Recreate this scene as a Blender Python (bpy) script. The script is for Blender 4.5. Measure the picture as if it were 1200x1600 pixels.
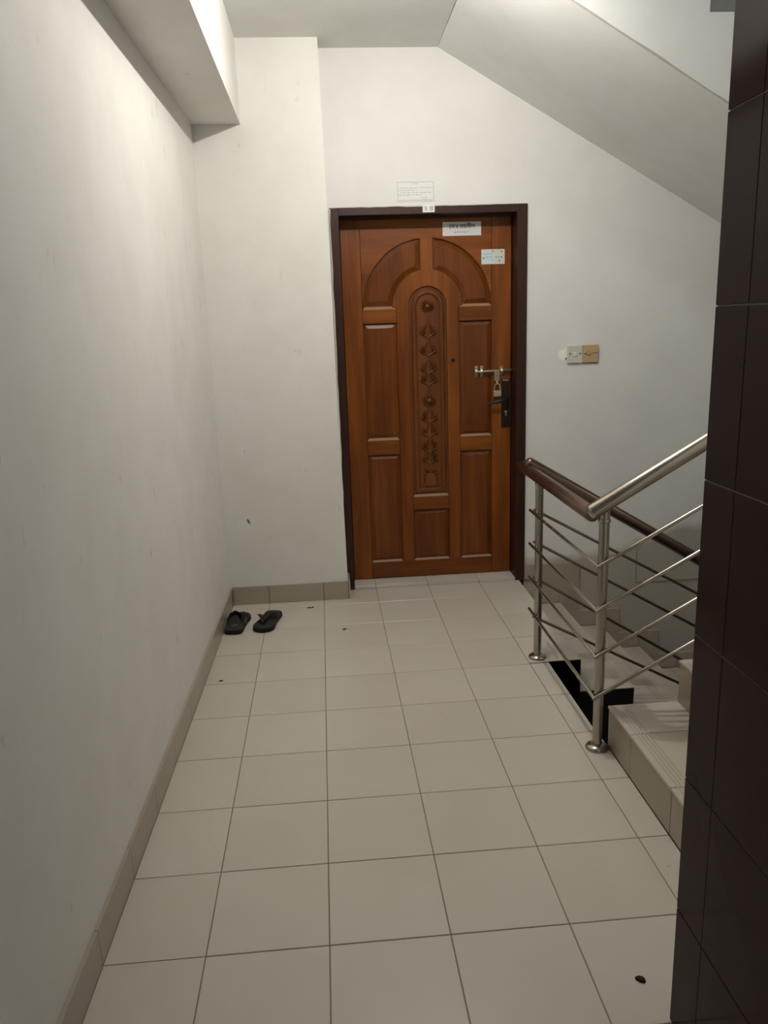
import bpy, bmesh, math, random
from mathutils import Vector, Matrix
random.seed(7)
for _o in list(bpy.data.objects): bpy.data.objects.remove(_o, do_unlink=True)
S = bpy.context.scene
COL = S.collection
PI = math.pi

# ------------------------------------------------------------------ camera
YAW, PIT, ROL, FPX = 0.0721827, 0.2359275, -0.0343991, 1210.16
CAM = Vector((0.05381, -1.60551, 1.47032))
fw = Vector((math.sin(YAW)*math.cos(PIT), math.cos(YAW)*math.cos(PIT), -math.sin(PIT)))
rt = Vector((math.cos(YAW), -math.sin(YAW), 0)); up = rt.cross(fw)
r2 = rt*math.cos(ROL) + up*math.sin(ROL); u2 = -rt*math.sin(ROL) + up*math.cos(ROL)
cd = bpy.data.cameras.new('camera'); cam = bpy.data.objects.new('camera', cd); COL.objects.link(cam)
cd.sensor_fit = 'AUTO'; cd.sensor_width = 36.0; cd.lens = FPX/1600*36; cd.clip_start = 0.02
cam.matrix_world = Matrix(((r2.x, u2.x, -fw.x, CAM.x), (r2.y, u2.y, -fw.y, CAM.y), (r2.z, u2.z, -fw.z, CAM.z), (0, 0, 0, 1)))
S.camera = cam

# ------------------------------------------------------------------ world, lamps, exposure
W = bpy.data.worlds.new('world'); S.world = W; W.use_nodes = True
W.node_tree.nodes['Background'].inputs[0].default_value = (0.9, 0.95, 1.0, 1)
W.node_tree.nodes['Background'].inputs[1].default_value = 0.02
def lamp(name, loc, power, color, radius):
    l = bpy.data.lights.new(name, 'POINT'); l.energy = power; l.color = color; l.shadow_soft_size = radius
    o = bpy.data.objects.new(name, l); o.location = loc; COL.objects.link(o); return o
lamp('landing_bulb', (0.47, 1.26, 2.70), 44, (1.0, 0.955, 0.905), 0.012)        # bulb under the landing ceiling
lamp('stairwell_fill', (2.60, 0.70, 2.08), 8.5, (0.86, 0.94, 1.0), 0.06)         # unseen light added for the cool patch on the door wall, raised as fill
S.view_settings.view_transform = 'Standard'; S.view_settings.look = 'None'
S.view_settings.gamma = 1.0; S.view_settings.exposure = 0.0; S.view_settings.use_curve_mapping = False

# ------------------------------------------------------------------ materials
def srgb(r, g, b):
    f = lambda c: ((c/255)/12.92 if c/255 <= .04045 else ((c/255+.055)/1.055)**2.4)
    return (f(r), f(g), f(b), 1)
class NT:
    def __init__(s, name, rough=.5, metal=0.0, spec=.5):
        s.m = bpy.data.materials.new(name); s.m.use_nodes = True; s.t = s.m.node_tree
        s.b = s.t.nodes['Principled BSDF']; s.b.inputs['Roughness'].default_value = rough
        s.b.inputs['Metallic'].default_value = metal; s.b.inputs['Specular IOR Level'].default_value = spec
    def n(s, typ, **kw):
        x = s.t.nodes.new(typ)
        for k, v in kw.items():
            if k in x.inputs.keys(): x.inputs[k].default_value = v
            else: setattr(x, k, v)
        return x
    def l(s, a, b): s.t.links.new(a, b)
    def coord(s, scale=(1, 1, 1), rnd=False, kind='Object'):
        tc = s.n('ShaderNodeTexCoord'); mp = s.n('ShaderNodeMapping'); mp.inputs['Scale'].default_value = scale
        if rnd:
            oi = s.n('ShaderNodeObjectInfo'); ad = s.n('ShaderNodeVectorMath', operation='MULTIPLY_ADD')
            cb = s.n('ShaderNodeCombineXYZ'); s.l(oi.outputs['Random'], cb.inputs[0]); s.l(oi.outputs['Random'], cb.inputs[1]); s.l(oi.outputs['Random'], cb.inputs[2])
            s.l(cb.outputs[0], ad.inputs[0]); ad.inputs[1].default_value = (7.3, 3.1, 5.7); s.l(tc.outputs[kind], ad.inputs[2])
            s.l(ad.outputs[0], mp.inputs[0])
        else: s.l(tc.outputs[kind], mp.inputs[0])
        return mp.outputs[0]
    def world_coord(s, scale=(1, 1, 1)):
        g = s.n('ShaderNodeNewGeometry'); mp = s.n('ShaderNodeMapping'); mp.inputs['Scale'].default_value = scale
        s.l(g.outputs['Position'], mp.inputs[0]); return mp.outputs[0]
    def noise(s, vec, scale, detail=4, rough=.55):
        x = s.n('ShaderNodeTexNoise'); x.inputs['Scale'].default_value = scale; x.inputs['Detail'].default_value = detail
        x.inputs['Roughness'].default_value = rough; s.l(vec, x.inputs['Vector']); return x.outputs['Fac']
    def ramp(s, fac, stops):
        x = s.n('ShaderNodeValToRGB'); e = x.color_ramp.elements
        while len(e) < len(stops): e.new(.5)
        for i, (p, c) in enumerate(stops): e[i].position = p; e[i].color = c
        s.l(fac, x.inputs[0]); return x.outputs[0]
    def mix(s, fac, a, b, mode='MIX'):
        x = s.n('ShaderNodeMix', data_type='RGBA', blend_type=mode)
        for v, i in ((fac, 0), (a, 6), (b, 7)):
            if hasattr(v, 'links'): s.l(v, x.inputs[i])
            else: x.inputs[i].default_value = v
        return x.outputs[2]
    def color(s, c):
        if hasattr(c, 'links'): s.l(c, s.b.inputs['Base Color'])
        else: s.b.inputs['Base Color'].default_value = c
    def bump(s, h, strength=.2, dist=.002):
        x = s.n('ShaderNodeBump'); x.inputs['Strength'].default_value = strength; x.inputs['Distance'].default_value = dist
        s.l(h, x.inputs['Height']); s.l(x.outputs[0], s.b.inputs['Normal'])
def plain(name, c, rough=.5, metal=0., spec=.5):
    t = NT(name, rough, metal, spec); t.color(c); return t.m

def paint(name, c, smudge):
    t = NT(name, .62, 0, .3)
    w = t.world_coord()
    n1 = t.noise(w, 1.1, 3); n2 = t.noise(w, 5.0, 5, .6)
    k1 = t.ramp(n1, [(.3, (c[0]*.95, c[1]*.945, c[2]*.92, 1)), (.7, (c[0], c[1], c[2], 1))])
    k2 = t.ramp(n2, [(.35, (.955, .95, .94, 1)), (.6, (1, 1, 1, 1))])
    out = t.mix(1.0, k1, k2, 'MULTIPLY')
    ws = t.world_coord((24, 24, 10)); n3 = t.noise(ws, 1.0, 3, .5)                # scuffs and finger marks
    k3 = t.ramp(n3, [(.0, (1, 1, 1, 1)), (.685, (1, 1, 1, 1)), (.77, (1-smudge, 1-smudge*1.06, 1-smudge*1.16, 1))])
    out = t.mix(1.0, out, k3, 'MULTIPLY'); t.color(out)
    t.bump(t.noise(w, 60, 4), .12, .002); return t.m
M = {}
M['wall'] = paint('wall_paint', (.80, .785, .75), .22)
M['ceil'] = paint('ceiling_paint', (.79, .805, .785), .04)
def back_wall_paint():
    """Door wall: the same paint with a greyer old coat painted below a ragged line that follows the stairs."""
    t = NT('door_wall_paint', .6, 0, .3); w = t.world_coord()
    n1 = t.noise(w, 1.1, 3); n2 = t.noise(w, 4.5, 5, .62)
    base = t.ramp(n1, [(.3, (.765, .757, .728, 1)), (.7, (.80, .792, .762, 1))])
    k2 = t.ramp(n2, [(.36, (.96, .96, .957, 1)), (.62, (1, 1, 1, 1))])
    base = t.mix(1.0, base, k2, 'MULTIPLY')
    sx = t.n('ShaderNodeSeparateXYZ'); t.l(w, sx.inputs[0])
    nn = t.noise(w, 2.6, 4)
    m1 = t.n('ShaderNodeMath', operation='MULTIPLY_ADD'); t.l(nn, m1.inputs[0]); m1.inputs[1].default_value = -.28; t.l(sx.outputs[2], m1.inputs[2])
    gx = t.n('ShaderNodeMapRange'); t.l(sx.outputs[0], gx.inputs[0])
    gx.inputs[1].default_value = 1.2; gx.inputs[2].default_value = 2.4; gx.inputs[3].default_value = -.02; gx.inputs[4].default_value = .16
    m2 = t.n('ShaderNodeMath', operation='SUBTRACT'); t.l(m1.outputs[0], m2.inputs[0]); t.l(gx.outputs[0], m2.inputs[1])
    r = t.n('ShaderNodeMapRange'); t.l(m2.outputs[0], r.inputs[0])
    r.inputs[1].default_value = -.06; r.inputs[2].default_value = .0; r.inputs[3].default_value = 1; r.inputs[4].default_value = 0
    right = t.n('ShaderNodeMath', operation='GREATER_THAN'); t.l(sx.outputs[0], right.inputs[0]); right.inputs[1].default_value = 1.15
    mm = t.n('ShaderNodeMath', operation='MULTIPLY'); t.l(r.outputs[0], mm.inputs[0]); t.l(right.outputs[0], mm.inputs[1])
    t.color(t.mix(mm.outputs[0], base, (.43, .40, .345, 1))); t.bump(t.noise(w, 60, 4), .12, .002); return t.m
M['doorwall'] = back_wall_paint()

def tile(name, c, rough, var=.05, spec=.5):
    t = NT(name, rough, 0, spec); v = t.coord((1, 1, 1), True)
    n = t.noise(v, 3.5, 3); oi = t.n('ShaderNodeObjectInfo')
    k = t.ramp(n, [(.3, (c[0]*.94, c[1]*.935, c[2]*.92, 1)), (.7, c)])
    k2 = t.ramp(oi.outputs['Random'], [(0, (1-var, 1-var, 1-var*1.3, 1)), (1, (1, 1, 1, 1))])
    out = t.mix(1.0, k, k2, 'MULTIPLY')
    sp = t.ramp(t.noise(v, 38, 2), [(.0, (1, 1, 1, 1)), (.74, (1, 1, 1, 1)), (.80, (.8, .78, .74, 1))])   # faint dirt specks
    t.color(t.mix(1.0, out, sp, 'MULTIPLY')); return t.m
M['tile'] = tile('floor_tile', (.60, .553, .485, 1), .30)
M['skirt'] = tile('skirting_tile', (.41, .36, .295, 1), .28, .08)
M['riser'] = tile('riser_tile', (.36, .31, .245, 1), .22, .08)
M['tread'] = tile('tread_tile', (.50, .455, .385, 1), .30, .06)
M['grout'] = plain('grout', (.22, .19, .15, 1), .9)
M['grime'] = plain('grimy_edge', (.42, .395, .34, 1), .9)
M['concrete'] = plain('stair_concrete', (.26, .235, .19, 1), .85)
M['black'] = plain('black_stringer_side', (.012, .011, .009, 1), .55)
M['pillar'] = tile('maroon_tile', (.030, .0115, .0096, 1), .12, .12, .06)
M['pgrout'] = plain('pale_grout', (.24, .20, .17, 1), .8)

def wood(name, horiz, dark, mid, light, rough=.38):
    t = NT(name, rough, 0, .32)
    v = t.coord((1.0, 8, 11) if horiz else (11, 8, 1.0), True)
    n1 = t.noise(v, 1.0, 6, .62)
    v2 = t.coord((5, 40, 90) if horiz else (90, 40, 5), True); n2 = t.noise(v2, 1.0, 3)
    k = t.ramp(n1, [(.25, dark), (.5, mid), (.75, light)])
    k2 = t.ramp(n2, [(.3, (.80, .78, .76, 1)), (.62, (1, 1, 1, 1))])
    oi = t.n('ShaderNodeObjectInfo'); k3 = t.ramp(oi.outputs['Random'], [(0, (.82, .80, .78, 1)), (1, (1.0, 1.0, 1.0, 1))])
    t.color(t.mix(1.0, t.mix(1.0, k, k2, 'MULTIPLY'), k3, 'MULTIPLY')); t.bump(n2, .10, .001); return t.m
WD, WM, WL = (.092, .021, .0028, 1), (.200, .055, .0068, 1), (.315, .102, .0155, 1)
M['woodv'] = wood('varnished_wood_vertical', False, WD, WM, WL)
M['woodh'] = wood('varnished_wood_horizontal', True, WD, WM, WL)
PD, PM, PL = (.088, .021, .003, 1), (.160, .043, .006, 1), (.235, .072, .011, 1)
M['panel'] = wood('varnished_wood_panel', False, PD, PM, PL, .34)
M['carve'] = wood('carved_wood', False, (.125, .038, .009, 1), (.185, .060, .015, 1), (.235, .082, .022, 1), .36)
M['frame'] = wood('dark_frame_wood', False, (.024, .0072, .0042, 1), (.042, .0135, .0080, 1), (.060, .021, .0125, 1), .45)
M['litledge'] = plain('lit_varnished_ledge', (.30, .165, .085, 1), .6)  # pale dusty brown; lamplight on the upward ledges is put into the colour
M['framepaint'] = plain('paint_smear', (.60, .57, .50, 1), .7)
def steel(name, c, rough):
    t = NT(name, rough, 1.0); v = t.coord((1, 1, 1), True); n = t.noise(v, 14, 4, .6)
    t.color(t.ramp(n, [(.3, (c[0]*.9, c[1]*.89, c[2]*.87, 1)), (.65, c)]))
    mr = t.n('ShaderNodeMapRange'); t.l(n, mr.inputs[0]); mr.inputs[3].default_value = rough*.8; mr.inputs[4].default_value = rough*1.5
    t.l(mr.outputs[0], t.b.inputs['Roughness']); return t.m
M['steel'] = steel('brushed_steel', (.44, .41, .36, 1), .2)
M['rod'] = steel('steel_rod', (.43, .395, .335, 1), .22)
M['brownrail'] = steel('brown_tinted_rail', (.20, .135, .105, 1), .28)
M['hardware'] = steel('dull_hardware_steel', (.42, .36, .29, 1), .38)
M['brassy'] = steel('padlock_steel', (.60, .54, .43, 1), .32)
M['bronze'] = plain('dark_bronze_lock', (.022, .014, .010, 1), .38, .4)
M['paper'] = plain('white_paper', (.76, .76, .73, 1), .6)
M['plate'] = plain('white_number_card', (.80, .80, .78, 1), .5)
M['sign'] = plain('white_sign_card', (.72, .72, .69, 1), .45)
M['sticker'] = plain('pale_blue_sticker', (.62, .70, .72, 1), .45)
M['stickerb'] = plain('cream_sticker_half', (.66, .66, .58, 1), .45)
M['ink'] = plain('black_ink', (.03, .03, .035, 1), .7)
M['inkg'] = plain('grey_ink', (.22, .23, .22, 1), .7)
M['inkb'] = plain('blue_ink', (.18, .32, .38, 1), .7)
M['ivory'] = plain('ivory_switch_plastic', (.60, .60, .50, 1), .4)
M['rocker'] = plain('white_rocker_plastic', (.78, .78, .74, 1), .35)
M['tan'] = plain('tan_switch_plastic', (.50, .35, .185, 1), .4)
M['tand'] = plain('dark_tan_plastic', (.25, .165, .08, 1), .45)
M['screw'] = plain('dark_screw_hole', (.03, .025, .02, 1), .6)
M['putty'] = plain('white_putty', (.90, .90, .88, 1), .8)
M['rubber'] = plain('black_rubber', (.010, .009, .008, 1), .6, 0, .3)
M['footbed'] = plain('grey_black_footbed', (.021, .019, .017, 1), .65, 0, .3)
M['strap'] = plain('black_strap', (.006, .0055, .005, 1), .5, 0, .35)
M['leaf'] = plain('dry_brown_leaf', (.030, .019, .011, 1), .9, 0, .1)
M['chip'] = plain('plaster_chip', (.12, .10, .08, 1), .9)

# ------------------------------------------------------------------ mesh helpers (everything is modelled in world coordinates)
ORG = {}
def obj(name, bm, mat, parent=None, smooth=False, kind=None, label=None, share=None):
    me = bpy.data.meshes.new(name)
    bmesh.ops.recalc_face_normals(bm, faces=bm.faces[:])
    xs = [v.co for v in bm.verts]
    lo = Vector((min(c.x for c in xs), min(c.y for c in xs), min(c.z for c in xs)))
    hi = Vector((max(c.x for c in xs), max(c.y for c in xs), max(c.z for c in xs)))
    c = (lo+hi)/2
    for v in bm.verts: v.co -= c
    if smooth:
        for f in bm.faces: f.smooth = True
        for e in bm.edges:
            if len(e.link_faces) == 2 and e.calc_face_angle(0) > math.radians(40): e.smooth = False
    bm.to_mesh(me); bm.free(); me.materials.append(M[mat])
    return link(name, me, c, parent, kind, label)
def link(name, me, c, parent=None, kind=None, label=None):
    o = bpy.data.objects.new(name, me); COL.objects.link(o)
    ORG[o] = Vector(c); o.location = ORG[o] - (ORG[parent] if parent else Vector())
    if parent: o.parent = parent
    if kind: o['kind'] = kind
    if label: o['label'] = label
    return o
def empty(name, loc):
    o = bpy.data.objects.new(name, None); COL.objects.link(o); o.location = loc; o.empty_display_size = .05; ORG[o] = Vector(loc); return o
def tag(o, label, cat, group=None, kind=None):
    o['label'] = label; o['category'] = cat
    if group: o['group'] = group
    if kind: o['kind'] = kind
    return o
def BM(): return bmesh.new()
def box(bm, x0, x1, y0, y1, z0, z1, bev=0):
    r = bmesh.ops.create_cube(bm, size=1)
    for v in r['verts']:
        v.co = Vector((x0+(v.co.x+.5)*(x1-x0), y0+(v.co.y+.5)*(y1-y0), z0+(v.co.z+.5)*(z1-z0)))
    if bev:
        es = list({e for v in r['verts'] for e in v.link_edges})
        bmesh.ops.bevel(bm, geom=es, offset=bev, segments=2, affect='EDGES', profile=.5)
    return bm
def bx(*a, **k): return box(BM(), *a, **k)
def prism(bm, pts, axis, a, b):
    """Extrude a 2D polygon along an axis: 'y' takes (x,z), 'z' takes (x,y), 'x' takes (y,z)."""
    f = {'y': lambda p, t: (p[0], t, p[1]), 'z': lambda p, t: (p[0], p[1], t), 'x': lambda p, t: (t, p[0], p[1])}[axis]
    A = [bm.verts.new(f(p, a)) for p in pts]; B = [bm.verts.new(f(p, b)) for p in pts]
    bm.faces.new(A); bm.faces.new(list(reversed(B)))
    n = len(pts)
    for i in range(n): bm.faces.new((A[i], B[i], B[(i+1) % n], A[(i+1) % n]))
    return bm
def tube(bm, pts, r, seg=14, cap=True, flat=(1, 1)):
    pts = [Vector(p) for p in pts]; n = len(pts); rs = r if isinstance(r, (list, tuple)) else [r]*n
    rings = []; t0 = (pts[1]-pts[0]).normalized()
    a = t0.orthogonal().normalized() if abs(t0.z) > .9 else t0.cross(Vector((0, 0, 1))).normalized()
    for i, p in enumerate(pts):
        t = (pts[min(i+1, n-1)]-pts[max(i-1, 0)]).normalized()
        a = (a - t*a.dot(t)).normalized(); b = t.cross(a)
        rings.append([bm.verts.new(p + (a*math.cos(2*PI*k/seg)*flat[0] + b*math.sin(2*PI*k/seg)*flat[1])*rs[i]) for k in range(seg)])
    for i in range(n-1):
        for k in range(seg): bm.faces.new((rings[i][k], rings[i][(k+1) % seg], rings[i+1][(k+1) % seg], rings[i+1][k]))
    if cap: bm.faces.new(list(reversed(rings[0]))); bm.faces.new(rings[-1])
    return bm
def rounded(p0, p1, r, k=4):
    """Path and radii of a tube with domed ends."""
    p0, p1 = Vector(p0), Vector(p1); d = (p1-p0).normalized(); P, R = [], []
    for i in range(k): a = PI/2*i/k; P.append(p0 + d*r*.55*(1-math.sin(a)) - d*0); R.append(max(r*math.sin(a), r*.12)) if i else R.append(r*.12)
    P = [p0 + d*r*.55*(1-math.cos(PI/2*i/k)) for i in range(k+1)]; R = [max(r*math.sin(PI/2*i/k), r*.1) for i in range(k+1)]
    Q = [p1 - d*r*.55*(1-math.cos(PI/2*i/k)) for i in range(k, -1, -1)]; R2 = R[::-1]
    return P+Q, R+R2
def lathe(bm, prof, c, axis='z', seg=20):
    """prof: (radius, height) list."""
    rings = []
    for r, h in prof:
        ring = []
        for k in range(seg):
            a = 2*PI*k/seg; x, y = r*math.cos(a), r*math.sin(a)
            ring.append(bm.verts.new(Vector(c) + (Vector((x, y, h)) if axis == 'z' else Vector((x, -h, y)))))
        rings.append(ring)
    for i in range(len(rings)-1):
        for k in range(seg): bm.faces.new((rings[i][k], rings[i][(k+1) % seg], rings[i+1][(k+1) % seg], rings[i+1][k]))
    bm.faces.new(rings[0]); bm.faces.new(rings[-1]); return bm
def offset(poly, d):
    """Inset a CCW polygon by d (mitred)."""
    n = len(poly); out = []
    for i in range(n):
        p0, p1, p2 = Vector(poly[i-1]), Vector(poly[i]), Vector(poly[(i+1) % n])
        a, b = (p1-p0).normalized(), (p2-p1).normalized()
        na, nb = Vector((-a.y, a.x)), Vector((-b.y, b.x)); m = na+nb
        m = m.normalized(); k = d/max(m.dot(na), .35); out.append(tuple(p1+m*k))
    return out
def relief(bm, poly, steps):
    """Stacked inset loops of a CCW (x,z) polygon facing -Y: steps are (inset, y); the last loop is filled."""
    prev = None
    for d, y in steps:
        ring = [bm.verts.new((x, y, z)) for x, z in (offset(poly, d) if d else poly)]
        if prev:
            n = len(ring)
            for i in range(n): bm.faces.new((prev[i], prev[(i+1) % n], ring[(i+1) % n], ring[i]))
        prev = ring
    f = bm.faces.new(prev); f.normal_update(); bmesh.ops.triangulate(bm, faces=[f], ngon_method='EAR_CLIP'); return bm
CACHE = {}
def tilebox(name, mat, parent, lo, hi, bev=.0012):
    """A bevelled tile; alike sizes share one mesh."""
    s = tuple(round(hi[i]-lo[i], 4) for i in range(3)); key = (mat, s)
    c = Vector([(lo[i]+hi[i])/2 for i in range(3)])
    if key not in CACHE:
        bm = BM(); r = bmesh.ops.create_cube(bm, size=1)
        for v in bm.verts: v.co = Vector((v.co.x*s[0], v.co.y*s[1], v.co.z*s[2]))
        if bev: bmesh.ops.bevel(bm, geom=bm.edges[:], offset=min(bev, min(s)*.3), segments=1, affect='EDGES')
        me = bpy.data.meshes.new(name); bm.to_mesh(me); bm.free(); me.materials.append(M[mat]); CACHE[key] = me
    return link(name, CACHE[key], c, parent)

# ------------------------------------------------------------------ the setting
WX = lambda y: -.5545 + .0178*y            # face of the left wall (it leans a little out of square)
YW, YC, ZC = 2.64, 2.49, 2.808             # door wall, column face, ceiling
ZR, GO = .155, .247                        # riser and going of the stairs
BK, TOP, LOW = -2.8, 5.8, -3.1             # back of the lobby, top and bottom of the stairwell
XU, XD = .992, 1.135                       # first riser up, landing edge above the flight going down
YU, YD = .80, 1.515                        # inner sides of the two flights

bm = BM(); prism(bm, [(WX(BK), BK), (WX(2.9), 2.9), (-.72, 2.9), (-.72, BK)], 'z', -.12, TOP)
wl = obj('wall_left', bm, 'wall', kind='structure', label='off-white painted wall running along the left side')
bm = BM()
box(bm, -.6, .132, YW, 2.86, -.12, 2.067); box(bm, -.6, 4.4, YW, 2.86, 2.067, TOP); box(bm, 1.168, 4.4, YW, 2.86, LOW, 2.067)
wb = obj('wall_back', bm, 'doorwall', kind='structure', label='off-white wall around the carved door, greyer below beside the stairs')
# column between the left wall and the door (its free edge leans slightly)
bm = BM(); v = [bm.verts.new(p) for p in [(WX(YC), YC, 0), (.137, YC, 0), (.137, YW, 0), (WX(YW), YW, 0), (WX(YC), YC, ZC), (.110, YC, ZC), (.110, YW, ZC), (WX(YW), YW, ZC)]]
for f in [(0, 1, 2, 3), (4, 5, 6, 7), (0, 1, 5, 4), (1, 2, 6, 5), (2, 3, 7, 6), (3, 0, 4, 7)]: bm.faces.new([v[i] for i in f])
wc = obj('wall_column', bm, 'wall', kind='structure', label='off-white column standing out between the left wall and the door')
bm = BM(); prism(bm, [(WX(BK), BK), (-.30, BK), (-.2785, YC), (WX(YC), YC)], 'z', 2.435, ZC)
obj('ceiling_beam', bm, 'wall', kind='structure', label='deep off-white beam running under the ceiling along the left wall')
bm = BM()
prism(bm, [(-.7, BK), (1.95, BK), (1.95, -.29), (.95, -.29), (.95, 1.55), (.700, 1.55), (.707, 2.86), (-.7, 2.86)], 'z', ZC, 3.0)
obj('ceiling', bm, 'ceil', kind='structure', label='flat off-white ceiling above the landing')
bm = BM(); box(bm, -.72, 4.4, BK-.1, BK, -.12, TOP); obj('wall_rear', bm, 'wall', kind='structure')
bm = BM(); box(bm, 1.95, 2.05, BK, -.41, -.12, TOP); obj('wall_lobby', bm, 'wall', kind='structure')
bm = BM(); box(bm, .86, 4.4, -.41, -.285, LOW, TOP); obj('wall_right', bm, 'wall', kind='structure', label='off-white side wall of the flight going up')
bm = BM(); box(bm, 4.3, 4.4, -.41, 2.86, LOW, TOP); obj('wall_far', bm, 'wall', kind='structure')
bm = BM(); box(bm, -.72, 4.4, BK-.1, 2.86, TOP, TOP+.1); obj('ceiling_upper', bm, 'ceil', kind='structure')
bm = BM(); box(bm, .9, 4.4, -.41, 2.86, LOW-.1, LOW); obj('floor_lower', bm, 'concrete', kind='structure')

# floor: slab with grout on top, every tile a piece of its own
bm = BM()
prism(bm, [(-.6, BK), (1.95, BK), (1.95, -.41), (.991, -.41), (.991, YU), (.985, YU), (.985, YD), (XD-.006, YD), (XD-.006, 2.82), (-.6, 2.82)], 'z', -.19, -.0022)
fl = obj('floor', bm, 'grout', kind='structure', label='cream ceramic tiled landing floor with thin dark joints')
g = .0014
xs = [None, -.3, 0, .3, .6, .9, 1.2, 1.5, 1.8]
for j in range(-9, 9):
    y0, y1 = j*.3+g, (j+1)*.3-g
    for i in range(8):
        x0 = (-.3*2) if xs[i] is None else xs[i]; x1 = xs[i+1]
        segs = [(y0, y1)]
        if i == 5 and j == 5: segs = [(y0, YD), (YD, y1)]
        for a, b in segs:
            lim = 1.95 if b < -.45 else (.9905 if b <= YU+.11 else .985 if b <= YD+.001 else XD)
            X1 = min(x1-g, lim); X0 = x0+g
            bb = b
            if j == 8: bb = YW-.012 if i > 1 else YC-.004
            if bb - a < .02 or X1 - X0 < .02: continue
            if b < -.28 and X0 > .7 and a > -1.2: continue
            if i == 0:
                q = [(WX(a)+.0125, a), (X1, a), (X1, bb), (WX(bb)+.0125, bb)]
                obj('floor_tile', prism(BM(), q, 'z', -.006, 0), 'tile', fl)
            else:
                tilebox('floor_tile', 'tile', fl, (X0, a, -.006), (X1, bb, 0))
# tiled threshold in the doorway, a little higher
bm = BM(); box(bm, .132, 1.168, YW-.010, 2.82, -.002, .014)
th = obj('door_threshold', bm, 'grout', kind='structure', label='raised tiled threshold under the carved door')
for a, b in ((.176, .3), (.3, .6), (.6, .9), (.9, 1.114)):
    tilebox('threshold_tile', 'tile', th, (a+g, YW+.002, .012), (b-g, 2.80, .0185))
    tilebox('threshold_edge_tile', 'tile', th, (a+g, YW-.016, .001), (b-g, YW-.001, .0165))

# skirting tiles
bs = empty('baseboard_left', (WX(0), 0, 0)); bs['kind'] = 'structure'; bs['label'] = 'brownish skirting tiles along the foot of the left wall'
for j in range(-9, 9):
    a, b = j*.3+g, min((j+1)*.3-g, YC-.012)
    if b-a < .03: continue
    h = .100
    q = [(WX(a)+.0005, a), (WX(a)+.011, a), (WX(b)+.011, b), (WX(b)+.0005, b)]
    obj('skirting_tile', prism(BM(), q, 'z', .0005, h), 'skirt', bs)
bb = empty('baseboard_column', (-.2, YC, 0)); bb['kind'] = 'structure'; bb['label'] = 'brownish skirting tiles at the foot of the column'
for a, b in ((WX(YC)+.012, -.3), (-.3, 0), (0, .1365)):
    tilebox('skirting_tile', 'skirt', bb, (a+g, YC-.011, .0005), (b-g, YC-.0005, .104))
tilebox('skirting_tile', 'skirt', bb, (.1375, YC-.010, .0005), (.148, YW-.012, .104))
bd = empty('baseboard_stairs', (1.3, YW, 0)); bd['kind'] = 'structure'; bd['label'] = 'stepped brownish skirting tiles on the wall above the flight going down'
tilebox('skirting_tile', 'skirt', bd, (1.1695, YW-.011, .0005), (XD+.125, YW-.0005, .088))
tilebox('skirting_tile', 'skirt', bd, (XD+.127, YW-.0105, -.062), (1.50, YW-.0005, .088))
for k in range(1, 9):
    zt = -ZR*k; x0 = XD+GO*(k-1)+.004; x1 = XD+GO*k
    tilebox('skirting_tile', 'skirt', bd, (x0, YW-.011, zt+.001), (x1-.004, YW-.0005, zt+.096))
    tilebox('skirting_tile', 'skirt', bd, (x1-.002, YW-.011, zt-.058), (x1+.120, YW-.0005, zt+.096))
tilebox('wall_joint_strip', 'grout', wb, (1.845, YW-.003, -.066), (2.60, YW+.001, -.060), 0)
tilebox('wall_joint_strip', 'grout', wb, (1.842, YW-.0025, -.060), (1.845, YW+.001, .17), 0)

# ------------------------------------------------------------------ stairs
def grooves(parent, x0, y0, y1, z, sgn):
    bm = BM()
    for k in range(4): x = x0+sgn*(.022+.0125*k); box(bm, x-.0022, x+.0022, y0+.02, y1-.02, z-.001, z+.0006)
    o = obj('anti_slip_grooves', bm, 'skirt', parent); o['kind'] = 'stuff'
def cut(y0, y1, first):
    out = [y0]; y = first
    while y < y1-.03:
        if y > y0+.03: out.append(y)
        y += .3
    return list(zip(out, out[1:]+[y1])) if True else None
# flight going up on the near side
su = empty('stair_flight', (XU, .25, 0))
tag(su, 'tiled stair flight climbing to the right behind the maroon pillar', 'stairs')
n = 9; prof = [(XU+.008, -.19)]
for k in range(n): prof += [(XU+.008+GO*k, ZR*k if k else -.0), (XU+.008+GO*k, ZR*(k+1)-.008)] if k else [(XU+.008, ZR-.008)]
prof += [(XU+GO*n, ZR*n-.008), (XU+GO*n, ZR*n-.30), (XU+.35, -.19)]
obj('stair_body', prism(BM(), prof, 'y', -.284, YU), 'concrete', su)
for k in range(n):
    for a, b in cut(-.284, YU, 0.0):
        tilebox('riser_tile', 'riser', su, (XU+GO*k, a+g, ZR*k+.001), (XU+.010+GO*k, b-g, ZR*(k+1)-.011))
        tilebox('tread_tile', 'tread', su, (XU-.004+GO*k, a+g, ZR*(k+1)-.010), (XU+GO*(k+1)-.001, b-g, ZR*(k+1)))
    if k < 4: grooves(su, XU-.004+GO*k, -.284, YU, ZR*(k+1), 1)
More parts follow.
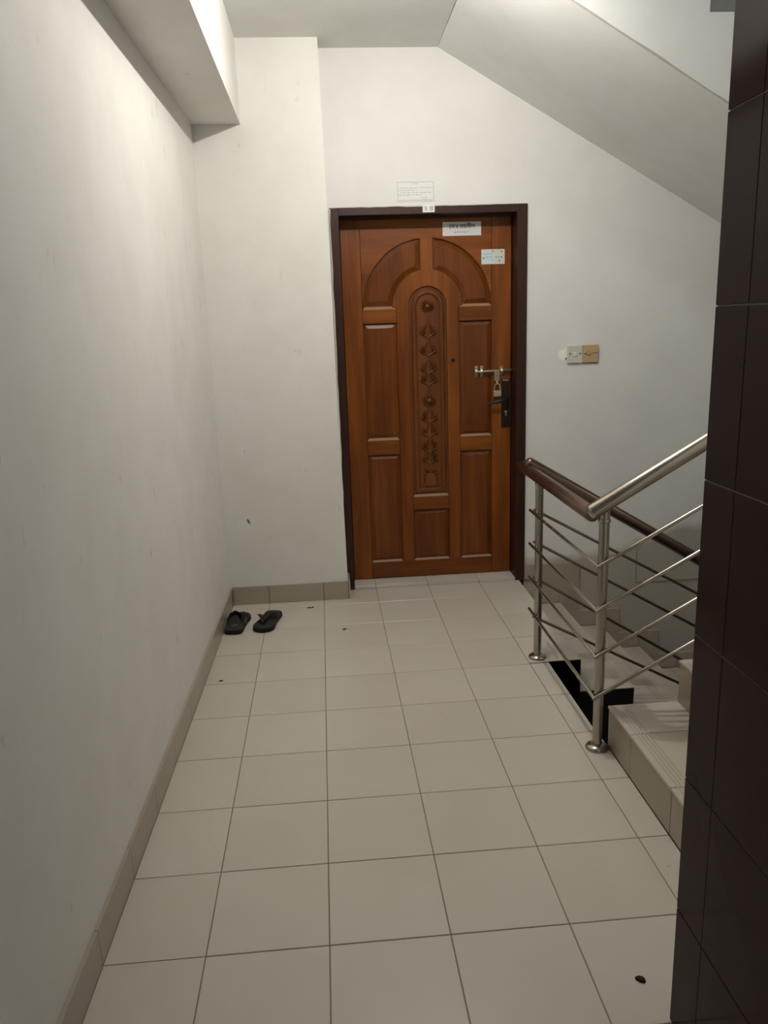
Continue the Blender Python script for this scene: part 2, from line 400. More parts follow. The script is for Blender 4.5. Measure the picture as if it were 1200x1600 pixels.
# flight going down along the door wall
sd = empty('stair_flight', (XD, 2.0, 0))
tag(sd, 'tiled stair flight going down along the door wall behind the railing', 'stairs')
prof = [(.99, -.0025), (XD-.008, -.0025)]
for k in range(1, n+1): prof += [(XD-.008+GO*(k-1), -ZR*k-.008), (XD-.008+GO*k, -ZR*k-.008)]
prof += [(XD-.008+GO*n, -ZR*n-.3), (1.3, -.45), (.99, -.45)]
obj('stair_body', prism(BM(), prof, 'y', YD+.012, YW-.001), 'concrete', sd)
for k in range(1, n+1):
    for a, b in cut(YD, YW-.013, 1.8):
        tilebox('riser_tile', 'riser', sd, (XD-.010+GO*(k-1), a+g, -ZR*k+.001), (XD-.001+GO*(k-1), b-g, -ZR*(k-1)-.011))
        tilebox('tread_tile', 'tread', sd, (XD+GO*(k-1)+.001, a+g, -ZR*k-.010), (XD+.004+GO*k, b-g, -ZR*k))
    if k < 5: grooves(sd, XD+.004+GO*k, YD, YW-.013, -ZR*k, -1)
prof = [(.988, -.004), (XD, -.004)]
for k in range(1, n+1): prof += [(XD+GO*(k-1), -ZR*k-.004), (XD+.003+GO*k, -ZR*k-.004)]
prof += [(XD+GO*n, -ZR*n-.5), (1.6, -.95), (.988, -.95)]
obj('side_panel', prism(BM(), prof, 'y', YD, YD+.011), 'black', sd, label='black side face of the flight and the dark gap below it')  # black sheet carried deep below the flight, standing in for the dark void
# upper flight: soffit overhead
prof = [(.707, ZC), (.707, 3.03), (1.08, 3.03)]
for k in range(10): x = 1.08+GO*k; prof += [(x, 2.885-ZR*k), (x+GO, 2.885-ZR*k)]
xe = 1.08+GO*9; zs = lambda x: 2.806-.568*(x-.707)
prof = [p for p in prof if p[0] <= xe+GO+.001] + [(xe+GO, zs(xe+GO))]
so = obj('ceiling_stair_soffit', prism(BM(), prof, 'y', 1.552, YW-.0005), 'ceil', kind='structure', label='sloping off-white underside of the upper stair flight')
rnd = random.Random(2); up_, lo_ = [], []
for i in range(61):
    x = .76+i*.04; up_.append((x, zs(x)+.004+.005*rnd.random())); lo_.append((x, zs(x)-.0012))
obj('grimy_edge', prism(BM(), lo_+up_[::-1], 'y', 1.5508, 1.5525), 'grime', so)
box_m = bx(xe+GO, 4.3, -.285, YW, zs(xe+GO), 2.885-ZR*9); obj('floor_mid_landing', box_m, 'concrete', kind='structure')

# ------------------------------------------------------------------ tiled pillar
px, py, pz = .727, -.29, 3.0
pil = obj('wall_pillar', bx(px+.0022, 1.25, -1.15, py-.0022, 0, ZC-.002), 'pgrout', kind='structure', label='pillar clad in glossy dark maroon tiles on the right')
zz = [0, .282, .584, .885, 1.1825, 1.484, 1.788, 2.09, 2.39, 2.69, ZC-.002]
yy = [py, -.3955, -.697, -.998, -1.15]
pg = .0013
for a, b in zip(zz, zz[1:]):
    for c, d in zip(yy, yy[1:]):
        tilebox('pillar_tile', 'pillar', pil, (px, d+.0005, a+pg), (px+.010, c-(.0005 if c != py else 0), b-pg), .0008)
    for c, d in ((px+.0105, 1.028), (1.028, 1.25)):
        if py-.01 < -.285: tilebox('pillar_tile', 'pillar', pil, (c+pg, py-.010, a+pg), (d-pg, py, b-pg), .001)

# ------------------------------------------------------------------ door
YDR, YF = 2.745, 2.628
door = empty('door_1', (.646, YDR, .02)); door['kind'] = 'structure'; door['label'] = 'carved varnished wooden door with arched panels in a dark frame'
fr = obj('door_frame', bx(.132, .178, YF, 2.80, 0, 2.067, bev=.002), 'frame', door, label='dark brown door frame')
obj('frame_post', bx(1.114, 1.168, YF, 2.80, 0, 2.067, bev=.002), 'frame', fr)
obj('frame_head', bx(.178, 1.114, YF, 2.80, 2.027, 2.067, bev=.002), 'frame', fr)
obj('frame_stop', bx(.178, 1.114, YDR-.045, YDR-.028, 2.018, 2.027), 'frame', fr)
random.seed(3)
def smear(x0, x1, z0, z1):                                  # ragged paint where the wall paint runs onto the frame
    n = 26; L, R = [], []
    vert = (z1-z0) > (x1-x0)
    pts = []
    for i in range(n+1):
        t = i/n
        if vert: pts.append((x0+(x1-x0)*(.35+.65*random.random()), z0+(z1-z0)*t))
        else: pts.append((x0+(x1-x0)*t, z0+(z1-z0)*(.65*random.random())))
    base = [(x0, z1), (x0, z0)] if vert else [(x1, z1), (x0, z1)]
    poly = (pts+base) if vert else (pts+base)
    return prism(BM(), poly, 'y', YF-.0012, YF+.0005)
obj('paint_smear', smear(.131, .138, .02, 2.06), 'framepaint', fr)
obj('paint_smear', smear(.14, 1.16, 2.062, 2.0685), 'framepaint', fr)
leaf = obj('door_leaf', bx(.182, 1.112, YDR+.016, YDR+.040, .021, 2.024), 'panel', door, label='varnished reddish brown door leaf')
CX = .646
def board(name, x0, x1, z0, z1, m, y=YDR, t=.018): return obj(name, bx(x0, x1, y, y+t, z0, z1, bev=.0025), m, leaf)
def arc(cx, cz, r, a0, a1, n): return [(cx+r*math.cos(math.radians(a0+(a1-a0)*i/n)), cz+r*math.sin(math.radians(a0+(a1-a0)*i/n))) for i in range(n+1)]
def plate(name, poly, m, y=YDR, t=.018, b=.002):
    bm = BM(); relief(bm, poly, [(0, y+t), (0, y+b), (b, y)]); return obj(name, bm, m, leaf)
ZS = 1.568                                                   # springing line of the arches
RO, RI, RC = .353, .193, .106
board('stile', .184, .288, .022, 2.022, 'woodv'); board('stile', 1.002, 1.110, .022, 2.022, 'woodv')
# arch board above the big arch
plate('arch_board', [(.289, ZS)] + [(.289, 2.022)][:0] + [(p[0], p[1]) for p in arc(CX, ZS, RO, 180, 0, 40)][:0] + [(.289, 2.022)][:0] +
      (lambda A: [(A[0][0]+.0, A[0][1])] + A[1:] + [(1.001, ZS), (1.001, 2.022), (.289, 2.022)])(arc(CX, ZS, RO, 180, 0, 40))[0:], 'woodh')
plate('keystone', [(.610, ZS+RI-.02), (.680, ZS+RI-.02), (.680, ZS+RO+.004), (.610, ZS+RO+.004)], 'woodv', y=YDR+.001)
# inner arch with its two legs
hin = .098
poly = arc(CX, ZS, RI, 0, 180, 28) + [(CX-RI+.020, ZS), ] [:0]
xo, xi = .1725, .104
ring = [(CX+xo, .122), (CX+xo, ZS-.002)] + arc(CX, ZS, RI-.001, 0, 180, 30)
ring = [(CX+xo, .122), (CX+xo, ZS-.004), (CX+RI, ZS-.002)] + arc(CX, ZS, RI, 2, 178, 30) + [(CX-RI, ZS-.002), (CX-xo, ZS-.004), (CX-xo, .122),
        (CX-xi, .122), (CX-xi, ZS)] + arc(CX, ZS, xi, 178, 2, 24) + [(CX+xi, ZS), (CX+xi, .122)]
plate('inner_arch', ring, 'woodv', y=YDR+.0005)
board('rail', .289, 1.001, .022, .121, 'woodh')
for (x0, x1, z0, z1) in ((.289, .473, 1.484, 1.560), (.819, 1.001, 1.484, 1.562), (.289, .473, .757, .842), (.819, 1.001, .760, .845), (CX-xi, CX+xi, .426, .506)):
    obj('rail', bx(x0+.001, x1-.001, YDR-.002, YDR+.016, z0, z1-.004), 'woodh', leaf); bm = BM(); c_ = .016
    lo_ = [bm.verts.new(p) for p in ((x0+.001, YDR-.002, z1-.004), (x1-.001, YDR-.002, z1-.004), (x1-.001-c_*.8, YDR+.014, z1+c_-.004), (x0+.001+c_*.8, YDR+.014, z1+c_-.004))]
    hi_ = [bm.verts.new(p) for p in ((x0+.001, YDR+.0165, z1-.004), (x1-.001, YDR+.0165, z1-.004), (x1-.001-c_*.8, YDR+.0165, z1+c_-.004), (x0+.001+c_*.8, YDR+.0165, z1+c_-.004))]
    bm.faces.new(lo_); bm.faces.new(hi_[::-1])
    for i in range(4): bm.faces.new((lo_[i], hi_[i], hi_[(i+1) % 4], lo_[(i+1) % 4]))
    obj('rail_moulding', bm, 'litledge', leaf)
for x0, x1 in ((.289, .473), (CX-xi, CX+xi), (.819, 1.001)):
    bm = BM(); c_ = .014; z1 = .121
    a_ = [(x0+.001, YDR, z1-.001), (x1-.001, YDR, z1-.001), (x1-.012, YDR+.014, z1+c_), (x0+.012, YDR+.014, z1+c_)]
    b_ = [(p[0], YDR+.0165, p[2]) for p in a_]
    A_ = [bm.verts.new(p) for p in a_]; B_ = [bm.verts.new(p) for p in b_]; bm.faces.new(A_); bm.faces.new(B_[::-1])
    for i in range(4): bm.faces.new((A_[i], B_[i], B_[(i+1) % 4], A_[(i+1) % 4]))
    obj('rail_moulding', bm, 'litledge', leaf)
def rpanel(x0, x1, z0, z1, name='raised_panel', m='panel'):
    P = [(x0, z0), (x1, z0), (x1, z1), (x0, z1)]
    bm = BM(); relief(bm, P, [(0, YDR+.017), (.001, YDR+.013), (.006, YDR+.012), (.024, YDR+.004), (.027, YDR+.003)]); return obj(name, bm, m, leaf)
for x0, x1 in ((.289, .4735), (.8185, 1.001)):
    rpanel(x0, x1, .844, 1.484); rpanel(x0, x1, .121, .758)
rpanel(CX-xi, CX+xi, .121, .426)
for s in (-1, 1):                                            # the two curved panels of the big arch
    a0 = math.degrees(math.asin(.036/RO)); a1 = math.degrees(math.asin(.036/RI))
    bm = BM(); prev = None
    for d, y in ((0, .017), (.001, .013), (.006, .012), (.022, .004), (.028, .001)):
        ro, ri, xk, zb = RO-d, RI+d, .036+d, .003+d
        P = arc(CX, ZS, ro, math.degrees(math.asin(zb/ro)), 90-math.degrees(math.asin(xk/ro)), 20) + arc(CX, ZS, ri, 90-math.degrees(math.asin(xk/ri)), math.degrees(math.asin(zb/ri)), 20)
        rg = [bm.verts.new((CX+s*(x-CX), YDR+y, z)) for x, z in P]
        if prev:
            for i in range(42): bm.faces.new((prev[i], prev[(i+1) % 42], rg[(i+1) % 42], rg[i]))
        prev = rg
    for i in range(20): bm.faces.new((prev[i], prev[i+1], prev[40-i], prev[41-i]))
    obj('curved_panel', bm, 'panel', leaf)
# carved centre panel: moulded border and sunk field
P = [(CX-xi, .507), (CX+xi, .507)] + arc(CX, ZS, xi, 0, 180, 26)
bm = BM(); relief(bm, P, [(0, YDR+.017), (.001, YDR+.011), (.012, YDR+.011), (.020, YDR+.002), (.036, YDR+.0005), (.042, YDR+.007), (.046, YDR+.008)])
cp = obj('carved_panel', bm, 'carve', leaf, label='narrow arched panel carved with flowers and leaves')
YB = YDR+.008
def blob(bm, x, z, L, w, ang, h, tip=.5, n=10):
    """A pointed carved petal or leaf lying on the field: base at (x,z), length L along ang (degrees)."""
    ca, sa = math.cos(math.radians(ang)), math.sin(math.radians(ang)); ctr = []; Lf, Rt = [], []
    for i in range(n+1):
        t = i/n; ww = w*math.sin(PI*min(1, t**.75))*(1-.25*t); bend = tip*L*.25*t*t
        px_, pz_ = L*t, bend
        f = lambda a, b: (x+a*ca-b*sa, z+a*sa+b*ca)
        ctr.append(bm.verts.new((*f(px_, pz_)[:1], YB-h*math.sin(PI*(.12+.8*t)), f(px_, pz_)[1])))
        Lf.append(bm.verts.new((f(px_, pz_+ww)[0], YB+.0005, f(px_, pz_+ww)[1]))); Rt.append(bm.verts.new((f(px_, pz_-ww)[0], YB+.0005, f(px_, pz_-ww)[1])))
    for i in range(n):
        bm.faces.new((ctr[i], ctr[i+1], Lf[i+1], Lf[i])); bm.faces.new((ctr[i], Rt[i], Rt[i+1], ctr[i+1]))
    return bm
def flower(z, r):
    bm = BM()
    for k in range(14): a = 360*k/14+13; blob(bm, CX+.010*math.cos(math.radians(a)), z+.010*math.sin(math.radians(a)), r-.010, .0058, a, .013, 0, 6)
    f = obj('carved_flower', bm, 'carve', cp, smooth=True)
    return f
flower(1.566, .041); flower(1.052, .042)
for z in (1.566, 1.052):
    obj('flower_centre', lathe(BM(), [(.014, -.001), (.0135, .008), (.009, .014), (.003, .016)], (CX, YB, z), 'y', 14), 'carve', cp, smooth=True)
obj('carved_stem', tube(BM(), [(CX, YB-.001, .64), (CX+.002, YB-.001, .80), (CX, YB-.001, 1.01)], .0055, 8), 'carve', cp, smooth=True)
obj('carved_stem', tube(BM(), [(CX, YB-.001, 1.10), (CX+.002, YB-.001, 1.3), (CX, YB-.001, 1.52)], .0055, 8), 'carve', cp, smooth=True)
lm = {}
def leafspray(z, s, k, big=1.0):
    """One pair side: branch curling out from the stem with three lobes."""
    key = (s, k)
    bm = BM()
    tube(bm, [(CX, YB-.001, z), (CX+s*.012, YB-.002, z+.012), (CX+s*.026, YB-.002, z+.020), (CX+s*.036, YB-.001, z+.034)], [.0055, .005, .0045, .003], 8)
    A = (lambda a: a if s > 0 else 180-a)
    k = 2
    for (dx, dz, L, w, a) in ((.020, .016, .030, .008, 25), (.030, .026, .034, .008, 72), (.024, .034, .040, .0085, 98), (.016, .020, .034, .007, 70))[:k+2]:
        blob(bm, CX+s*dx, z+dz, L*1.2, w*1.25, A(a), .016, .8*s)
    return obj('carved_leaf', bm, 'carve', cp, smooth=True)
for z, k in ((1.395, 2), (1.295, 1), (1.20, 2), (1.135, 0), (.925, 2), (.845, 1), (.755, 1), (.690, 0)):
    for s in (-1, 1): leafspray(z, s, k)
bm = BM()
for s in (-1, 1):
    for dz, a in ((.040, 140), (.024, 160), (.010, 185)): blob(bm, CX+s*.008, .605+dz, .036, .007, a if s < 0 else 180-a, .013, -.6*s)
obj('carved_leaf', bm, 'carve', cp, smooth=True)
lathe_b = BM(); prism(lathe_b, [(CX-.030, .560), (CX+.030, .560), (CX+.036, .590), (CX+.024, .618), (CX+.034, .636), (CX-.034, .636), (CX-.024, .618), (CX-.036, .590)], 'y', YB-.010, YB+.001)
bmesh.ops.bevel(lathe_b, geom=lathe_b.edges[:], offset=.003, segments=2, affect='EDGES')
obj('carved_pot', lathe_b, 'carve', cp, smooth=True)
# peephole
pk = obj('peephole', lathe(BM(), [(.0105, 0), (.0105, .003), (.0085, .0045), (.006, .0045), (.0055, .002), (.001, .002)], (.782, YDR, 1.272), 'y', 18), 'bronze', leaf, smooth=True)
# sliding bolt with hasp
bolt = obj('sliding_bolt', tube(BM(), *rounded((.912, YDR-.016, 1.202), (1.1135, YDR-.016, 1.206), .0062), seg=12), 'hardware', leaf, smooth=True, label='steel sliding bolt')
for x in (.914, .944, 1.058):
    bm = BM(); h = .030 if x < 1 else .026
    box(bm, x-.0095, x+.0095, YDR-.003, YDR-.0002, 1.203-h, 1.203+h, .001)
    tube(bm, [(x, YDR-.002, 1.203-.012), (x, YDR-.018, 1.203-.010), (x, YDR-.024, 1.203), (x, YDR-.018, 1.203+.010), (x, YDR-.002, 1.203+.012)], .0085, 8, flat=(1, .25))
    for s in (-1, 1): lathe(bm, [(.0042, 0), (.0042, .0016), (.002, .0022)], (x, YDR-.003, 1.203+s*h*.72), 'y', 8)
    obj('bolt_bracket', bm, 'hardware', leaf, smooth=True)
bm = BM(); prism(bm, [(1.010, 1.207), (1.010, 1.160), (1.016, 1.145), (1.034, 1.145), (1.040, 1.160), (1.040, 1.207)], 'y', YDR-.028, YDR-.022)
obj('hasp_plate', bm, 'hardware', leaf)
obj('hasp_staple', tube(BM(), [(1.0255, YDR, 1.128), (1.0255, YDR-.030, 1.128), (1.0255, YDR-.036, 1.136), (1.0255, YDR-.030, 1.148), (1.0255, YDR, 1.148)], .003, 8), 'hardware', leaf, smooth=True)
# lock: back plate, lever, cylinder
obj('lock_plate', bx(1.056, 1.104, YDR-.007, YDR-.0002, .884, 1.158, bev=.003), 'bronze', leaf, label='dark bronze lock plate')
obj('lock_plate_screw_cover', bx(1.062, 1.098, YDR-.0095, YDR-.0065, 1.146, 1.154, bev=.001), 'hardware', leaf)
bm = BM(); tube(bm, [(1.080, YDR-.004, 1.048), (1.080, YDR-.038, 1.048), (1.072, YDR-.046, 1.047), (1.03, YDR-.047, 1.038), (.990, YDR-.045, 1.028), (.976, YDR-.034, 1.022)],
     [.011, .011, .0115, .011, .010, .008], 10, flat=(1, .8)); obj('lever_handle', bm, 'bronze', leaf, smooth=True)
bm = BM(); lathe(bm, [(.0085, 0), (.0085, .003), (.006, .0036)], (1.081, YDR-.007, .972), 'y', 14); box(bm, 1.0775, 1.0845, YDR-.0095, YDR-.0065, .949, .972)
obj('key_cylinder', bm, 'brassy', leaf)
# padlock
pl = empty('padlock', (1.026, YDR-.030, 1.068)); tag(pl, 'small steel padlock hanging from the sliding bolt of the door', 'padlock')
bm = BM(); box(bm, 1.004, 1.049, YDR-.040, YDR-.022, 1.062, 1.096, .003); obj('lock_body', bm, 'brassy', pl)
sh = [(1.011, YDR-.031, 1.094), (1.011, YDR-.031, 1.118)] + [(1.0265-.0155*math.cos(a*PI/8), YDR-.031, 1.118+.0155*math.sin(a*PI/8)) for a in range(1, 8)] + [(1.042, YDR-.031, 1.118), (1.042, YDR-.031, 1.094)]
obj('shackle', tube(BM(), sh, .0033, 8), 'brassy', pl, smooth=True)

# ------------------------------------------------------------------ papers and signs
def text(name, body, x, z, y, size, m, parent, sx=1.0):
    cu = bpy.data.curves.new(name, 'FONT'); cu.body = body; cu.size = size; cu.align_x = 'CENTER'; cu.align_y = 'CENTER'; cu.extrude = .0003; cu.offset = size*.012
    t = bpy.data.objects.new(name, cu); COL.objects.link(t); dg = bpy.context.evaluated_depsgraph_get()
    me = bpy.data.meshes.new_from_object(t.evaluated_get(dg)); bpy.data.objects.remove(t)
    me.materials.clear(); me.materials.append(M[m]); me.name = name
    for v in me.vertices: v.co = Vector((v.co.x*sx, -v.co.z, v.co.y))
    return link(name, me, (x, y, z), parent)
def scribble(bm, x0, x1, z, h, y, dens=.85, seed=0):
    """A line of small print too fine to read: words of little strokes under a head line."""
    rnd = random.Random(seed); x = x0
    while x < x1:
        w = rnd.uniform(.010, .022); w = min(w, x1-x)
        if w > .003:
            box(bm, x, x+w, y-.0004, y, z+h*.40, z+h*.52)
            q = x
            while q < x+w-.0012:
                hh = rnd.uniform(.25, .85)*h; box(bm, q, q+h*.16, y-.0004, y, z+h*.45-hh, z+h*.45); q += h*rnd.uniform(.32, .6)
        x += w + rnd.uniform(.003, .006)
# notice on the wall
yn = YW-.0022
no = empty('paper_notice', (.58, YW, 2.093)); tag(no, 'white paper notice with a thin border pasted on the wall above the door', 'notice')
obj('sheet', bx(.482, .679, yn, YW-.0003, 2.090, 2.190), 'paper', no)
bm = BM()
for a in ((.487, .674, 2.183, 2.1845), (.487, .674, 2.0955, 2.097), (.487, .4885, 2.0955, 2.1845), (.6725, .674, 2.0955, 2.1845)): box(bm, a[0], a[1], yn-.0004, yn, a[2], a[3])
obj('printed_border', bm, 'inkg', no)
bm = BM(); scribble(bm, .560, .600, 2.173, .0055, yn, seed=1)
for i, (a, b) in enumerate(((.500, .671), (.497, .590), (.502, .670), (.493, .606))): scribble(bm, a, b, 2.1535-.0112*i, .0055, yn, seed=i+2)
scribble(bm, .610, .644, 2.107, .0048, yn, seed=8); scribble(bm, .620, .640, 2.099, .0040, yn, seed=9)
o = obj('printed_lines', bm, 'inkg', no); o['kind'] = 'stuff'
# number card on the frame head
yp = YF-.0018
nc = empty('number_card', (.645, YF, 2.036)); tag(nc, 'small white number card stuck on the top of the door frame', 'sign')
obj('card', bx(.614, .677, yp, YF-.0003, 2.034, 2.0745), 'plate', nc)
text('digits', '২ ৪', .645, 2.052, yp-.0003, .034, 'inkg', nc)
# name sign near the top of the door
ys = YDR-.0022
ns = empty('name_sign', (.84, YDR, 1.928)); tag(ns, 'white rectangular name sign near the top of the carved door', 'sign')
obj('card', bx(.735, .944, ys, YDR-.0003, 1.927, 1.998), 'sign', ns)
text('name', 'েমাঃ মহসীন', .840, 1.974, ys-.0003, .030, 'ink', ns)
bm = BM(); scribble(bm, .800, .880, 1.943, .0085, ys, seed=21); o = obj('small_print', bm, 'ink', ns); o['kind'] = 'stuff'
# sticker on the right stile
st = empty('door_sticker', (1.01, YDR, 1.777)); tag(st, 'small pale blue sticker on the upper right of the carved door', 'sticker')
obj('card', bx(.945, 1.073, ys, YDR-.0003, 1.776, 1.853), 'sticker', st)
obj('cream_half', bx(1.014, 1.072, ys-.0003, ys, 1.777, 1.852), 'stickerb', st)
bm = BM(); scribble(bm, .957, 1.010, 1.826, .010, ys, seed=31); scribble(bm, .970, 1.010, 1.810, .009, ys, seed=32); scribble(bm, .992, 1.010, 1.797, .006, ys, seed=33)
o = obj('printed_lines', bm, 'inkb', st); o['kind'] = 'stuff'
bm = BM()
for x, z, r in ((1.007, 1.842, .005), (1.056, 1.840, .005), (.957, 1.808, .006), (1.044, 1.793, .005), (1.026, 1.812, .004), (1.040, 1.812, .004), (1.055, 1.812, .0045)):
    lathe(bm, [(r, 0), (r*.7, .0003)], (x, ys-.0003, z), 'y', 7)
o = obj('printed_marks', bm, 'inkg', st); o['kind'] = 'stuff'

# ------------------------------------------------------------------ switches
def switch(label, x0, x1, m, tan):
    z0, z1 = 1.236, 1.331
    s = empty('switch_plate', ((x0+x1)/2, YW, z0)); tag(s, label, 'switch')
    yb = YW-.014
    obj('back_box', bx(x0+.001, x1-.001, yb+.005, YW-.0003, z0-.004, z1-.002, bev=.003), 'tand' if tan else 'ivory', s)
    obj('face_plate', bx(x0, x1, yb, yb+.006, z0, z1, bev=.0025), m, s)
    zc = (z0+z1)/2; w = x1-x0
    sc = ((.16, .003), (.84, .003)) if not tan else ((.16, .0), (.86, .003))
    for u, dz in sc: obj('screw', lathe(BM(), [(.0042, 0), (.0042, .0012), (.002, .0012)], (x0+w*u, yb, zc+dz), 'y', 10), 'screw', s)
    if not tan:
        obj('rocker', bx(x0+w*.40, x0+w*.60, yb-.006, yb+.001, zc-.011, zc+.010, bev=.002), 'rocker', s)
    else:
        obj('bell_push_ring', lathe(BM(), [(.0125, 0), (.0120, .002), (.0095, .0022)], (x0+w*.38, yb, zc), 'y', 18), 'tand', s)
        obj('bell_push', lathe(BM(), [(.009, 0), (.0088, .005), (.006, .0065), (.002, .007)], (x0+w*.38, yb, zc), 'y', 16), 'tan', s, smooth=True)
        obj('indicator', lathe(BM(), [(.005, 0), (.0045, .0016), (.002, .002)], (x0+w*.70, yb, zc+.003), 'y', 12), 'tand', s)
switch('ivory switch plate with a white rocker on the wall right of the door', 1.397, 1.481, 'ivory', False)
switch('tan bell push plate joined to the right side of the ivory switch', 1.4815, 1.570, 'tan', True)
bm = BM(); prism(bm, [(1.352, 1.262), (1.372, 1.250), (1.396, 1.256), (1.396, 1.322), (1.376, 1.308), (1.356, 1.312), (1.349, 1.290)], 'y', YW-.002, YW-.0001)
obj('putty_patch', bm, 'putty', wb)
obj('putty_hole', prism(BM(), [(1.386, 1.262), (1.394, 1.252), (1.396, 1.268)], 'y', YW-.0026, YW-.0005), 'screw', wb)
bm = BM(); prism(bm, [(-.391, .481), (-.386, .484), (-.378, .470), (-.374, .458), (-.380, .456), (-.389, .468)], 'y', YC-.002, YC-.0001); obj('plaster_chip', bm, 'chip', wc)

# ------------------------------------------------------------------ railing
rail = empty('stair_railing', (.95, .79, 0)); tag(rail, 'steel stair railing with thin rods and tubular handrails beside the landing', 'railing')
PX, PN, PF, RP = .950, .790, 1.562, .0168
def post(x, y, z0, z1):
    p = obj('post', tube(BM(), [(x, y, z0), (x, y, z1)], RP, 18), 'steel', rail, smooth=True)
    obj('base_flange', lathe(BM(), [(.040, 0), (.0405, .004), (.037, .010), (.028, .016), (.019, .0185), (.0172, .0185)], (x, y, z0), 'z', 24), 'steel', p, smooth=True)
    obj('collar', lathe(BM(), [(.0172, 0), (.020, .002), (.0205, .008), (.018, .013)], (x, y, z1-.042 if z1 > .85 else z1-.025), 'z', 18), 'steel', p, smooth=True)
    return p
post(PX, PN, 0, .862); post(PX, PF, 0, .815)
su_, sdn = .578, -.585                                        # slopes of the two handrails
HR = .0255
obj('handrail', tube(BM(), *rounded((.917, .80, .843), (.930, 1.775, .836), HR), seg=20), 'brownrail', rail, smooth=True, label='brownish level handrail')
obj('handrail', tube(BM(), *rounded((.888, .770, .856), (2.02, .770, .856+1.132*su_), HR), seg=20), 'steel', rail, smooth=True, label='shiny steel handrail rising to the right')
obj('handrail', tube(BM(), *rounded((.915, 1.66, .878), (2.95, 1.66, .878-2.035*.612), HR), seg=20), 'brownrail', rail, smooth=True, label='dark handrail going down to the right')
RR = .0066
for zn, zf in ((.676, .664), (.522, .512), (.356, .357), (.204, .207)):
    obj('rod', tube(BM(), *rounded((.926, .757, zn), (.930, 1.640, zf), RR), seg=10), 'rod', rail, smooth=True)
    obj('rod', tube(BM(), *rounded((.918, .764, zn-.003), (1.99, .764, zn-.003+1.072*.548), RR), seg=10), 'rod', rail, smooth=True)
for (x0, z0, x1, z1) in ((1.228, .509, 1.682, .251), (1.233, .357, 1.676, .097), (1.345, .110, 1.594, -.048), (1.244, .017, 1.632, -.192)):
    k = (z1-z0)/(x1-x0); obj('rod', tube(BM(), *rounded((.936, 1.60, z0+k*(.936-x0)), (2.9, 1.60, z0+k*(2.9-x0)), RR), seg=10), 'brownrail', rail, smooth=True)
post(1.97, PN, ZR*4, .856+1.08*su_-.02); post(2.75, 1.60, -ZR*7, .878-1.835*.612-.02)

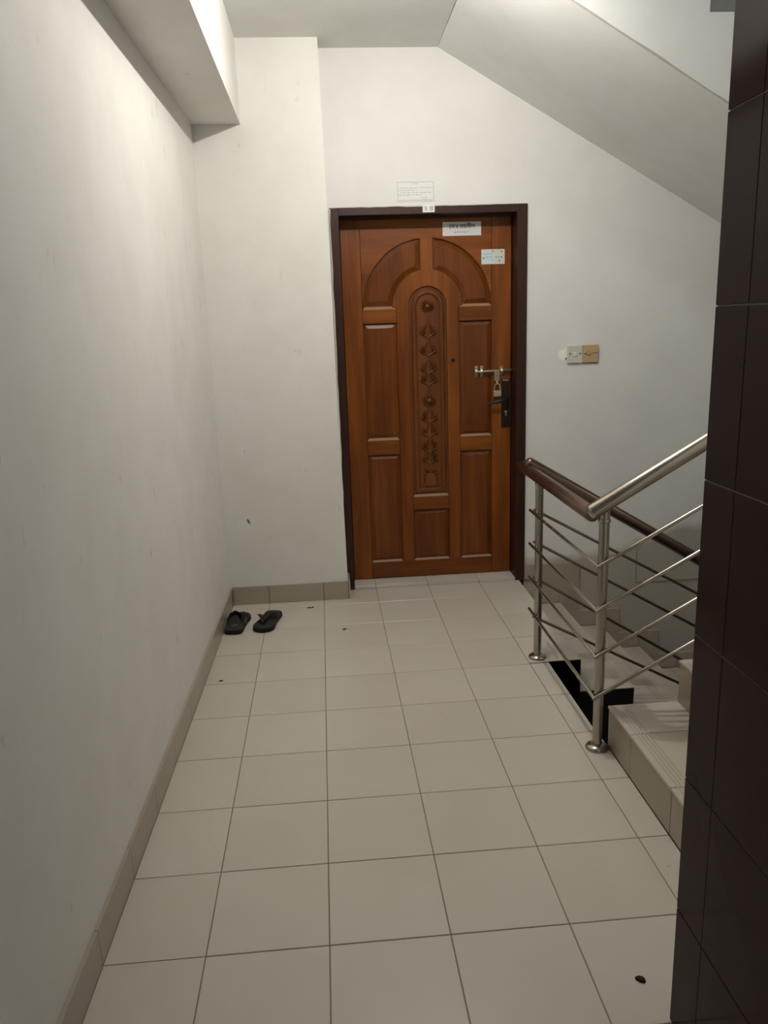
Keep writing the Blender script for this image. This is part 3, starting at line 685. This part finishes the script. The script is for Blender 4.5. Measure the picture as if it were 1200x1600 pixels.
# ------------------------------------------------------------------ sandals
def sandal(label, cx, cy, ang, toe_len, flip, logo):
    """Flip-flop: toe towards +v in its own frame, turned by ang degrees about z."""
    ca, sa = math.cos(math.radians(ang)), math.sin(math.radians(ang))
    T = lambda u, v, z: (cx+(u*ca-v*sa), cy+(u*sa+v*ca), z)
    s = empty('flip_flop', (cx, cy, 0)); tag(s, label, 'sandal', 'pair of flip-flops by the left wall')
    half = [(-.5, .0), (-.49, .22), (-.42, .31), (-.25, .31), (-.05, .30), (.15, .345), (.32, .385), (.44, .30), (.5, .10)]
    L, Wd = .262, .114/.385*.5
    out = [(w*Wd*1.0*flip, t*L) for t, w in half] + [(-w*Wd*(.92 if 0 else 1)*flip, t*L) for t, w in half[::-1] if w > .01]
    # smooth the outline
    def chaikin(P, k):
        for _ in range(k):
            Q = []
            for i in range(len(P)):
                a, b = P[i], P[(i+1) % len(P)]; Q += [(a[0]*.75+b[0]*.25, a[1]*.75+b[1]*.25), (a[0]*.25+b[0]*.75, a[1]*.25+b[1]*.75)]
            P = Q
        return P
    out = chaikin(out, 2)
    def slab(z0, z1, ins, bev):
        bm = BM(); P = [(u*(1-ins), v*(1-ins*.5)) for u, v in out]
        A = [bm.verts.new(T(u, v, z0)) for u, v in P]; B = [bm.verts.new(T(u*1.01, v*1.005, (z0+z1)/2)) for u, v in P]
        Cc = [bm.verts.new(T(u*.985, v*.992, z1)) for u, v in P]; n = len(P)
        for X, Y_ in ((A, B), (B, Cc)):
            for i in range(n): bm.faces.new((X[i], X[(i+1) % n], Y_[(i+1) % n], Y_[i]))
        bm.faces.new(A); bm.faces.new(Cc); return bm
    obj('sole', slab(.0005, .020, 0, 0), 'rubber', s); obj('footbed', slab(.0195, .024, .04, 0), 'footbed', s)
    tz = .074
    for sd_ in (-1, 1):
        P = [T(0, tz, .022), T(sd_*.004, tz-.006, .037), T(sd_*.020, tz-.030, .052), T(sd_*.036, tz-.062, .050), T(sd_*.043, tz-.092, .036), T(sd_*.0445, tz-.108, .018)]
        obj('strap', tube(BM(), P, [.005, .009, .013, .016, .015, .011], 10, flat=(1.0, .30)), 'strap', s, smooth=True)
    obj('toe_post', tube(BM(), [T(0, tz+.002, .021), T(0, tz-.001, .040)], .0045, 10), 'strap', s, smooth=True)
    if logo:
        bm = BM()
        for a, b, c_, d_ in ((-.012, -.070, .006, -.058), (-.002, -.062, .014, -.050)):
            q = [T(a, b, .0243), T(c_, d_, .0243), T(c_-.004, d_+.005, .0243), T(a-.004, b+.005, .0243)]
            v1 = [bm.verts.new(p) for p in q]; v2 = [bm.verts.new((p[0], p[1], p[2]-.0008)) for p in q]
            bm.faces.new(v1); bm.faces.new(v2)
            for i in range(4): bm.faces.new((v1[i], v1[(i+1) % 4], v2[(i+1) % 4], v2[i]))
        obj('logo_print', bm, 'inkg', s)
sandal('black flip-flop with a pale print, closest to the left wall', -.446, 2.180, -5, .07, 1, True)
sandal('plain black flip-flop lying away from the wall, toe towards the viewer', -.289, 2.180, 180-13, .07, 1, False)

# ------------------------------------------------------------------ scraps on the floor
def scrap(label, x, y, L, w, ang, seed):
    rnd = random.Random(seed); bm = BM(); n = 9; ca, sa = math.cos(ang), math.sin(ang)
    pts = []
    for i in range(n):
        a = 2*PI*i/n; r = rnd.uniform(.75, 1.1); u, v = L/2*math.cos(a)*r, w/2*math.sin(a)*r
        pts.append((x+u*ca-v*sa, y+u*sa+v*ca))
    lo = [bm.verts.new((p[0], p[1], .0004+.0003)) for p in pts]; hi = [bm.verts.new((x+(p[0]-x)*.9, y+(p[1]-y)*.9, rnd.uniform(.002, .007))) for p in pts]
    c = bm.verts.new((x, y, .003))
    for i in range(n):
        j = (i+1) % n; bm.faces.new((lo[i], lo[j], hi[j], hi[i])); bm.faces.new((hi[i], hi[j], c))
    bm.faces.new(lo)
    return tag(obj('leaf_scrap', bm, 'leaf'), label, 'debris')
scrap('dry brown leaf scrap on the floor beside the maroon pillar', .707, -.183, .030, .019, -.7, 4)
scrap('thin dry leaf scrap on the floor right of the flip-flops', -.075, 2.37, .040, .009, .1, 5)
scrap('tiny brown leaf scrap on the floor in front of the door', .098, 2.03, .026, .008, .4, 6)
scrap('tiny brown crumb on the floor at the left skirting', -.45, 1.53, .020, .008, .2, 7)
